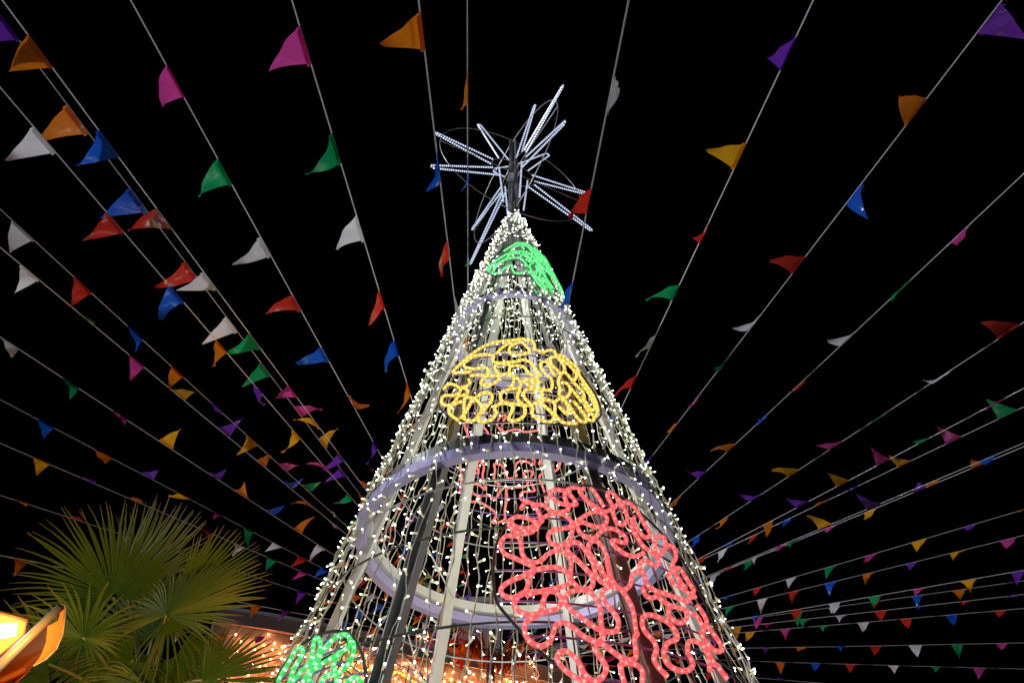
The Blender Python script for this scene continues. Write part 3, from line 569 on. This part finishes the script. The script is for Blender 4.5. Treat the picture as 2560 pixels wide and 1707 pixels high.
def flag_mesh(a, b, tip, seed):
    """triangular film: folded over the cord, bellied between the cord and its point"""
    rs = random.Random(seed); a, b, tip = (np.asarray(q) for q in (a, b, tip)); mid = (a + b) / 2
    ax = tip - mid; L = np.linalg.norm(ax); n = norm(np.cross(b - a, ax)); NV, NU = 9, 5
    bel = rs.uniform(-0.16, 0.16) * L; curl = rs.uniform(-0.10, 0.10) * L; rip = rs.uniform(0, 6.28); ra = rs.uniform(0.004, 0.012)
    V = []; F = []
    V += [a + n * 0.006 , b + n * 0.006]   # fold-over lip
    V2 = []
    for j in range(NV):
        v = j / (NV - 1); w = 1 - v
        for i in range(NU):
            u = i / (NU - 1) - 0.5
            p = mid + ax * v + (b - a) * u * (w if j < NV - 1 else 0.02)
            d = bel * math.sin(math.pi * v) * (1 - 0.3 * abs(u)) + curl * v * v * math.sin(2.2 * v) * (2 * u) + ra * math.sin(u * 8 * w + v * 7 + rip) * (0.3 + v) * w * 1.6
            V2.append(p + n * d)
    for j in range(NV - 1):
        for i in range(NU - 1):
            k = j * NU + i; F.append((k, k + 1, k + NU + 1, k + NU))
    mb = MB(); mb.add(V2, F)
    ex = 0.03 * ax / L
    mb.add([a - n * 0.005, b - n * 0.005, b - n * 0.007 + ex, a - n * 0.007 + ex], [(0, 1, 2, 3)])
    return mb
flagno = 0
for si, line in enumerate(STRINGS.strip().splitlines()):
    nums, fl = line.split('|'); q = [float(x) for x in nums.split()]
    A = np.array(q[:3]) + [0, 0, EYE]; H = np.array(q[3:]) + [0, 0, EYE]; u = norm(H - A); L = np.linalg.norm(H - A)
    t_end = L
    for t in np.arange(0, L, 0.01):
        p = A + u * t; rr = math.hypot(p[0] - TX, p[1] - TY)
        if p[2] - EYE < HA and rr < K * (HA - (p[2] - EYE)) + 0.035: t_end = t; break
    root = empty('bunting_string', A - u * 4.0)
    flags = [f.split(',') for f in fl.split()]
    cols = [FLAG[f[0]][0] for f in flags]
    lab = f"bunting of {', '.join(cols[:min(3, len(cols) - 1)])} and {cols[3] if len(cols) > 3 else cols[-1]} pennants from its outer end, {SIDE[si]}"
    tag(root, lab, 'bunting', 'bunting strings radiating from the mast')
    def sagp(t): return A + u * t - UP * (0.03 * math.sin(math.pi * min(max((t + 4.0) / (t_end + 4.0), 0), 1)))
    m = MB(); m.tube([sagp(t) for t in np.linspace(-4.0, t_end, 30)], 0.0036, 6); m.build('cord', M['cord'], root, smooth=True)
    def tpar(x, y):
        d = ray(x, y); r_ = np.linalg.lstsq(np.stack([u, -d], 1), -(A - CAM), rcond=None)[0]; return r_[0]
    t = (tpar(float(flags[0][1]), float(flags[0][2])) + tpar(float(flags[0][3]), float(flags[0][4]))) / 2; r0 = random.Random(si + 900); kk = 0
    while t > -3.6:                                # the string goes on beyond the picture
        t -= 0.58; kk += 1
        if t > -0.3: continue
        a, b = sagp(t - 0.09), sagp(t + 0.09); dr = norm(WIND + np.array([r0.uniform(-0.4, 0.4), r0.uniform(-0.4, 0.4), r0.uniform(-0.3, 0.3)]))
        flag_mesh(a, b, (a + b) / 2 + dr * 0.22, si * 50 + kk + 5000).build('flag', M['flag_' + 'mgwrbopy'[(si + kk) % 8]], root, smooth=True)
    last = 0
    for f in flags:
        c = f[0]; x = [float(v) for v in f[1:]]; ta, tb = tpar(x[0], x[1]), tpar(x[2], x[3]); tm = (ta + tb) / 2; last = tm
        if tm > t_end - 0.05: continue
        hb = min(max(abs(tb - ta) / 2, 0.080), 0.105); a, b = sagp(tm - hb), sagp(tm + hb); mid = (a + b) / 2
        LF = 0.235; d = ray(x[4], x[5]); w = mid - CAM; bq = d @ w; disc = bq * bq - (w @ w - LF * LF)
        if disc > 0:
            c1, c2 = CAM + d * (bq - math.sqrt(disc)), CAM + d * (bq + math.sqrt(disc))
            s1 = norm(c1 - mid) @ WIND; s2 = norm(c2 - mid) @ WIND; tip = c1 if s1 > s2 else c2
        else: tip = CAM + d * bq; tip = mid + norm(tip - mid) * min(np.linalg.norm(tip - mid), LF * 1.25)
        flag_mesh(a, b, tip, flagno).build('flag', M['flag_' + c], root, smooth=True); flagno += 1
    rs = random.Random(si * 31 + 5); t = last + 0.58
    while t < t_end - 0.25:
        a, b = sagp(t - 0.09), sagp(t + 0.09); mid = (a + b) / 2
        dr = norm(WIND + np.array([rs.uniform(-0.7, 0.6), rs.uniform(-0.6, 0.6), rs.uniform(-0.5, 0.4)]))
        flag_mesh(a, b, mid + dr * 0.22, flagno).build('flag', M['flag_' + rs.choice('ooorrmgbpyow')], root, smooth=True); flagno += 1; t += 0.58
    # a few spare pennants bunched at the knot on the mast
    if t_end == L:
        for k in range(5):
            t = L - 0.10 - 0.14 * k; a, b = sagp(t - 0.08), sagp(t + 0.08); mid = (a + b) / 2
            dr = norm(np.array([rs.uniform(-0.4, 0.4), rs.uniform(-0.4, 0.4), -1]))
            flag_mesh(a, b, mid + dr * 0.24, flagno).build('flag', M['flag_' + rs.choice('ooro')], root, smooth=True); flagno += 1

# ------------------------------------------------------------------ building with the curtain of warm bulbs
WD = norm(np.array([5.98, 2.57, 0])); WN = np.array([WD[1], -WD[0], 0.0]); W0 = np.array([-5.88, 12.43, 0.0]); ZT = 8.05
bld = empty('rendered_building', W0); tag(bld, 'flat roofed rendered building with grey parapet behind the palm and light tree', 'building')
WL = 11.0
c = W0 + WD * WL / 2 - WN * 3
m = MB(); m.box(c + UP * (ZT - 0.32) / 2, WD * WL / 2, WN * 3, UP * (ZT - 0.32) / 2); m.build('wall', M['render'], bld)
m = MB()                                           # rounded coping
prof = [(0.05, -0.36), (0.06, -0.10), (0.03, -0.02), (-0.05, 0.0), (-0.35, 0.0), (-0.35, -0.36)]
V = []; 
for s_ in np.linspace(-0.06, WL + 0.06, 12):
    V += [W0 + WD * s_ + WN * a + UP * (ZT + b + (-0.05 if s_ < 0 else 0)) for a, b in prof]
n = len(prof); F = [(i * n + k, i * n + (k + 1) % n, (i + 1) * n + (k + 1) % n, (i + 1) * n + k) for i in range(11) for k in range(n)] + [tuple(range(n))[::-1], tuple(11 * n + k for k in range(n))]
m.add(V, F); m.build('parapet', M['coping'], bld)
m = MB(); m.box(W0 + WD * 2.05 - WN * 1.2 + UP * (ZT + 0.15), WD * 0.16, WN * 0.16, UP * 0.45); m.build('chimney', M['coping'], bld)
for s_ in (1.0, 3.4, 5.8, 8.2):
    wdw = MB(); wdw.box(W0 + WD * (s_ + 0.6) + WN * 0.012 + UP * 2.4, WD * 0.6, WN * 0.03, UP * 0.9); wdw.build('window', M['dark_steel'], bld)
    fr = MB()
    for k in (-1, 0, 1): fr.box(W0 + WD * (s_ + 0.6 + 0.57 * k) + WN * 0.05 + UP * 2.4, WD * 0.03, WN * 0.02, UP * 0.9)
    fr.build('window_frame', M['white_steel'], bld.children[-1])
back = empty('far_block', (-0.3, 20, 0)); tag(back, 'plain dusky upper block rising behind the flat roofed building', 'building')
m = MB(); pL = at(1150, 1463, 21.5); pR = at(1252, 1470, 21.8)
m.box(((pL[0] + pR[0]) / 2, 21, pL[2] / 2), ((pR[0] - pL[0]) / 2, 0, 0), (0, 1.5, 0), (0, 0, pL[2] / 2)); m.build('wall', M['roofgrey'], back)
m = MB(); m.box(((pL[0] + pR[0]) / 2, 19.47, pL[2] - 0.08), ((pR[0] - pL[0]) / 2 + 0.06, 0, 0), (0, 0.06, 0), (0, 0, 0.08)); m.build('cornice', M['coping'], back)

cur = empty('light_curtain', W0 + WN * 0.06 + UP * (ZT - 0.5)); tag(cur, 'curtain of warm fairy lights hung down the rendered wall', 'fairy lights')
CW, CH = 10.2, 3.4; ctop = ZT - 0.42; warm_pts = []
def CP(s_, z, o=0.05): return W0 + WD * (0.42 + s_) + WN * o + UP * z
m = MB(); m.tube([CP(s_, ctop - 0.008 * math.sin(s_ * 20)) for s_ in np.linspace(0, CW, 120)], 0.007, 5); m.build('header_cable', M['wood'], cur)
nC = 66
for i in range(nC):
    s0 = CW * i / (nC - 1); ln = CH * rng.uniform(0.8, 1.0); zz = np.linspace(ctop, ctop - ln, 24); w = rng.uniform(0, 6)
    P = [CP(s0 + 0.02 * math.sin(z * 5 + w), z, 0.045 + 0.01 * math.sin(z * 9 + w)) for z in zz]
    m = MB(); m.tube(P, 0.0035, 4); m.build('drop_cable', M['wood'], cur)
    z = ctop - rng.uniform(0.05, 0.3)
    while z > ctop - ln:
        warm_pts.append(CP(s0 + 0.02 * math.sin(z * 5 + w) + rng.uniform(-.02, .02), z, rng.uniform(0.035, 0.06))); z -= rng.uniform(0.13, 0.30)
ico = bmesh.new(); bmesh.ops.create_icosphere(ico, subdivisions=1, radius=1.0)
ICV = np.array([v.co[:] for v in ico.verts]); ICF = [[v.index for v in f.verts] for f in ico.faces]; ico.free()
def warm_bulbs(pts, root, r=0.0105, first=300):
    mb = MB(); mb.add(ICV * r, ICF); me = mb.mesh('fairy_bulb', [M['warm']])
    pts = sorted(pts, key=lambda p: np.linalg.norm(p - CAM) if inview(p) else 99)
    rw = wloc(root)
    for p in pts[:first]:
        o = bpy.data.objects.new('fairy_bulb', me); COL.objects.link(o); o.parent = root; o.location = Vector(p) - rw
    if len(pts) > first:
        mb = MB()
        for p in pts[first:]: mb.add(ICV * r * rng.uniform(0.75, 1.2) + p, ICF)
        tag(mb.build('fairy_bulbs', M['warm'], root), kind='stuff')
warm_bulbs(warm_pts, cur)
# lit wire cones standing on the roof
for (px_, py_, wpx, hpx, lab) in ((1050, 1628, 78, 82, 'lit wire bell with red bows on the roof behind the light tree'), (1290, 1648, 110, 60, 'low lit wire dome on the roof beside the mast')):
    d = 16.2; base = at(px_, py_, d); w = wpx / 1750 * d / 2; hh = hpx / 1750 * d * 1.05
    base[2] = ZT - 0.4 if base[2] > ZT - 0.4 else base[2]
    hh += 0
    dome = empty('lit_wire_dome', base); tag(dome, lab, 'light figure')
    def DP(a, t): r_ = w * (1 - 0.75 * t ** 1.4) ; return base + np.array([r_ * math.cos(a), r_ * math.sin(a), hh * t])
    m = MB()
    for k in range(12): m.tube([DP(k * math.pi / 6, t) for t in np.linspace(0, 1, 7)], 0.008, 4)
    for t in np.linspace(0, 1, 6): m.tube([DP(a, t) for a in np.linspace(0, 6.283, 19)[:-1]], 0.008, 4, closed=True)
    m.build('wire_frame', M['white_steel'], dome)
    pts = [DP(rng.uniform(0, 6.283), rng.uniform(0, 1)) for _ in range(130)]
    warm_bulbs(pts, dome, 0.006, 60)
    for k in range(5):
        a = -1.57 + rng.uniform(-0.9, 0.9); p = DP(a, rng.uniform(0.15, 0.8)); m = MB(); m.add(ICV * np.array([0.06, 0.03, 0.06]) + p + np.array([0, -0.03, 0]), ICF); m.build('bow', M['flag_r'], dome)

# ------------------------------------------------------------------ fan palm
PC = at(330, 1790, 5.3)
palm = empty('fan_palm', (PC[0], PC[1], 0)); tag(palm, 'fan palm with large pleated leaves beside the lit wall', 'palm tree')
m = MB(); zs = np.linspace(0, PC[2] + 0.05, 22)
m.tube([(PC[0] + 0.03 * math.sin(z * 1.7), PC[1] + 0.02 * math.cos(z * 2), z) for z in zs], [0.17 - 0.012 * z + (0.014 if i % 2 else 0) for i, z in enumerate(zs)], 12)
m.build('trunk', M['bark'], palm, smooth=True)
def frond(hx, hy, d, tx, ty, dd, sx, sy, sd, span=125, n=46, seed=0, split=0.48, droop=0.12, lo=None):
    rs = random.Random(seed); hub = at(hx, hy, d); ax = at(tx, ty, d + dd) - hub; L = np.linalg.norm(ax); a1 = ax / L
    side = at(sx, sy, d + sd) - hub; Ls = np.linalg.norm(side); s1 = norm(side - a1 * (side @ a1)); nn = np.cross(a1, s1)
    root = MB(); mid0 = (PC + np.array([rs.uniform(-.05, .05), rs.uniform(-.05, .05), 0.0]))
    blade = MB(); ths = np.radians(np.linspace(-(lo or span), span, n)); dth = ths[1] - ths[0]
    for th in ths:
        ln = (Ls + (L - Ls) * max(0.0, math.cos(th))) * rs.uniform(0.93, 1.05) * (1 - 0.18 * (abs(th) / np.radians(lo or span)) ** 2)
        th2 = th + rs.uniform(-0.3, 0.3) * dth; dirv = a1 * math.cos(th2) + s1 * math.sin(th2); lat = -a1 * math.sin(th2) + s1 * math.cos(th2)
        sp = split * rs.uniform(0.85, 1.15); dr = droop * rs.uniform(0.3, 1.9) * L; cu = rs.uniform(-0.04, 0.04) * L
        V = []; AL = []
        for t in (0.03, 0.2, 0.36, sp, 0.68, 0.85, 1.0):
            r_ = t * ln; full = r_ * dth * 0.5
            hw = full if t <= sp else full * max(0.0, (1 - t) / (1 - sp)) * (sp / t) ** 0.5
            hw = min(hw, 0.03); hw = max(hw, 0.0008)
            k = max(0, (t - 0.45) / 0.55); sag = -UP * dr * k * k
            c = hub + dirv * r_ + sag + lat * cu * k * k
            fold = hw * 0.55
            V += [c - lat * hw - nn * fold, c + nn * fold * 0.6, c + lat * hw - nn * fold]; AL += [t, t, t]
        F = []
        for i in range(6):
            for k in range(2): F.append((i * 3 + k, i * 3 + k + 1, i * 3 + k + 4, i * 3 + k + 3))
        blade.add(V, F, 0, AL)
    fo = blade.build('frond', M['leaf'], palm, along=True)
    m = MB(); c0, c3 = mid0, hub; cm = (c0 + c3) / 2 + UP * 0.12 * np.linalg.norm(c3 - c0)
    P = [(1 - t) ** 2 * c0 + 2 * t * (1 - t) * cm + t * t * c3 for t in np.linspace(0, 1, 10)]
    m.tube(P, np.linspace(0.022, 0.008, 10), 6); m.build('stalk', M['stalk'], fo, smooth=True)
frond(285, 1492, 5.2, 262, 1235, 0.15, 30, 1440, 0.0, 112, 64, 1, 0.46, 0.05)
frond(318, 1486, 5.45, 452, 1240, 0.1, 250, 1300, 0.3, 48, 30, 2, 0.55, 0.04)
frond(416, 1538, 4.75, 650, 1395, 0.15, 440, 1640, -0.30, 78, 56, 3, 0.55, 0.04, 165)
frond(420, 1545, 4.8, 505, 1690, -0.1, 330, 1650, 0.0, 75, 16, 23, 0.2, 0.25)
frond(425, 1528, 5.0, 632, 1340, 0.15, 490, 1595, 0.05, 33, 24, 13, 0.6, 0.03)
frond(208, 1594, 4.7, 215, 1440, -0.35, 95, 1600, 0.1, 168, 44, 4, 0.42, 0.06)
frond(505, 1700, 4.5, 730, 1660, 0.25, 560, 1600, 0.15, 75, 34, 5, 0.50, 0.03)
frond(330, 1650, 5.0, 180, 1760, 0.0, 300, 1800, 0.1, 120, 40, 6, 0.5, 0.20)
frond(120, 1660, 5.3, -80, 1560, 0.1, 60, 1800, 0.2, 120, 40, 7, 0.5, 0.12)
frond(440, 1640, 5.2, 560, 1790, 0.1, 340, 1790, 0.0, 110, 40, 8, 0.5, 0.25)
frond(380, 1600, 5.9, 330, 1400, 0.6, 250, 1560, 0.3, 100, 40, 9, 0.5, 0.06)
frond(250, 1640, 5.6, 120, 1750, 0.5, 330, 1760, 0.5, 120, 36, 10, 0.5, 0.2)
frond(360, 1710, 4.8, 300, 1880, -0.3, 480, 1800, 0.0, 120, 36, 12, 0.5, 0.2)

# ------------------------------------------------------------------ amber street lantern close by
LD = 2.3
lan = empty('street_lantern', at(-70, 1790, LD) * np.array([1, 1, 0])); tag(lan, 'amber lit street lantern with curved hood beside the fan palm', 'street lamp')
def LP(x, y, d=0.0): return at(x, y, LD + d)
m = MB(); m.tube([LP(-90, 1748), LP(60, 1604), LP(150, 1517)], [0.014, 0.013, 0.011], 10); m.build('rim', M['hood_edge'], lan, smooth=True)
outer = [(154, 1509), (163, 1512), (164, 1530), (157, 1585), (141, 1622), (114, 1648), (84, 1664)]
inner = [(147, 1521), (150, 1533), (146, 1550), (119, 1565), (115, 1605), (101, 1640), (82, 1664)]
m = MB(); n = len(outer); V = [LP(*p) for p in outer] + [LP(*p) for p in inner] + [LP(*p, 0.02) for p in outer] + [LP(*p, 0.02) for p in inner]
F = []
for i in range(n - 1):
    F += [(i, i + 1, n + i + 1, n + i), (2 * n + i, 3 * n + i, 3 * n + i + 1, 2 * n + i + 1), (i, 2 * n + i, 2 * n + i + 1, i + 1), (n + i, n + i + 1, 3 * n + i + 1, 3 * n + i)]
m.add(V, F); m.build('end_plate', M['hood_face'], lan)
m = MB(); m.tube([LP(p[0], p[1], -0.004) for p in outer], 0.004, 6); m.build('gasket', M['dark_steel'], lan)
m = MB(); cur_ = [(150, 1519, 0.02), (122, 1560, 0.10), (116, 1605, 0.17), (101, 1640, 0.17), (82, 1664, 0.12), (60, 1690, 0.03)]; V = []
for k in range(8):
    t = k / 7
    V += [LP(x - 260 * t, y + 240 * t, d) for x, y, d in cur_]
n = len(cur_); m.add(V, [(i * n + k, i * n + k + 1, (i + 1) * n + k + 1, (i + 1) * n + k) for i in range(7) for k in range(n - 1)]); m.build('hood', M['hood'], lan, smooth=True)
DG = 0.42
g = [(-110, 1502), (68, 1548), (60, 1590), (-110, 1730)]
m = MB(); V = [LP(x, y, DG) for x, y in g] + [LP(x, y, DG + 0.03) for x, y in g]
m.add(V, [(0, 1, 2, 3), (7, 6, 5, 4), (0, 4, 5, 1), (1, 5, 6, 2), (2, 6, 7, 3), (3, 7, 4, 0)]); gl = m.build('glass_panel', M['lamp_glass'], lan)
for x in (-8, 18, 38):
    m = MB(); m.tube([LP(x - 6, 1553 + (4 if x > 0 else -6), DG - 0.02), LP(x - 10, 1598 - 0.2 * x, DG - 0.02)], 0.012, 10); m.build('lamp_tube', M['lamp_tube'], lan, smooth=True)
m = MB(); m.tube([LP(x, y, DG) for x, y in g], 0.008, 8, closed=True); m.build('glass_frame', M['hood'], gl)
m = MB(); m.tube([LP(-110, 1752, 0.1), LP(64, 1672, 0.1)], 0.009, 8); m.build('arm', M['hood'], lan, smooth=True)
m = MB(); b0 = LP(-70, 1790, 0.1); m.tube([(b0[0], b0[1], 0), (b0[0], b0[1], 0.3), (b0[0], b0[1], 0.32), b0], [0.09, 0.08, 0.05, 0.04], 12); m.build('pole', M['hood_edge'], lan, smooth=True)
pl = bpy.data.lights.new('lantern_light', 'SPOT'); pl.energy = 130; pl.color = (1.0, 0.52, 0.10); pl.shadow_soft_size = 0.08; pl.spot_size = R(125); pl.spot_blend = 0.5
plo = bpy.data.objects.new('lantern_light', pl); COL.objects.link(plo); lp = LP(0, 1590, DG + 0.10); plo.parent = lan; plo.location = Vector(lp) - wloc(lan)
plo.rotation_euler = Vector((-0.84, 2.1, 0.9)).to_track_quat('-Z', 'Y').to_euler()

ql = bpy.data.lights.new('hood_fill_light', 'POINT'); ql.energy = 3.2; ql.color = (1.0, 0.42, 0.07); ql.shadow_soft_size = 0.05  # added lamp in front of the hood, brightens its near face
qlo = bpy.data.objects.new('hood_fill_light', ql); COL.objects.link(qlo); qlo.parent = lan; qlo.location = Vector(LP(30, 1600, -0.12)) - wloc(lan)
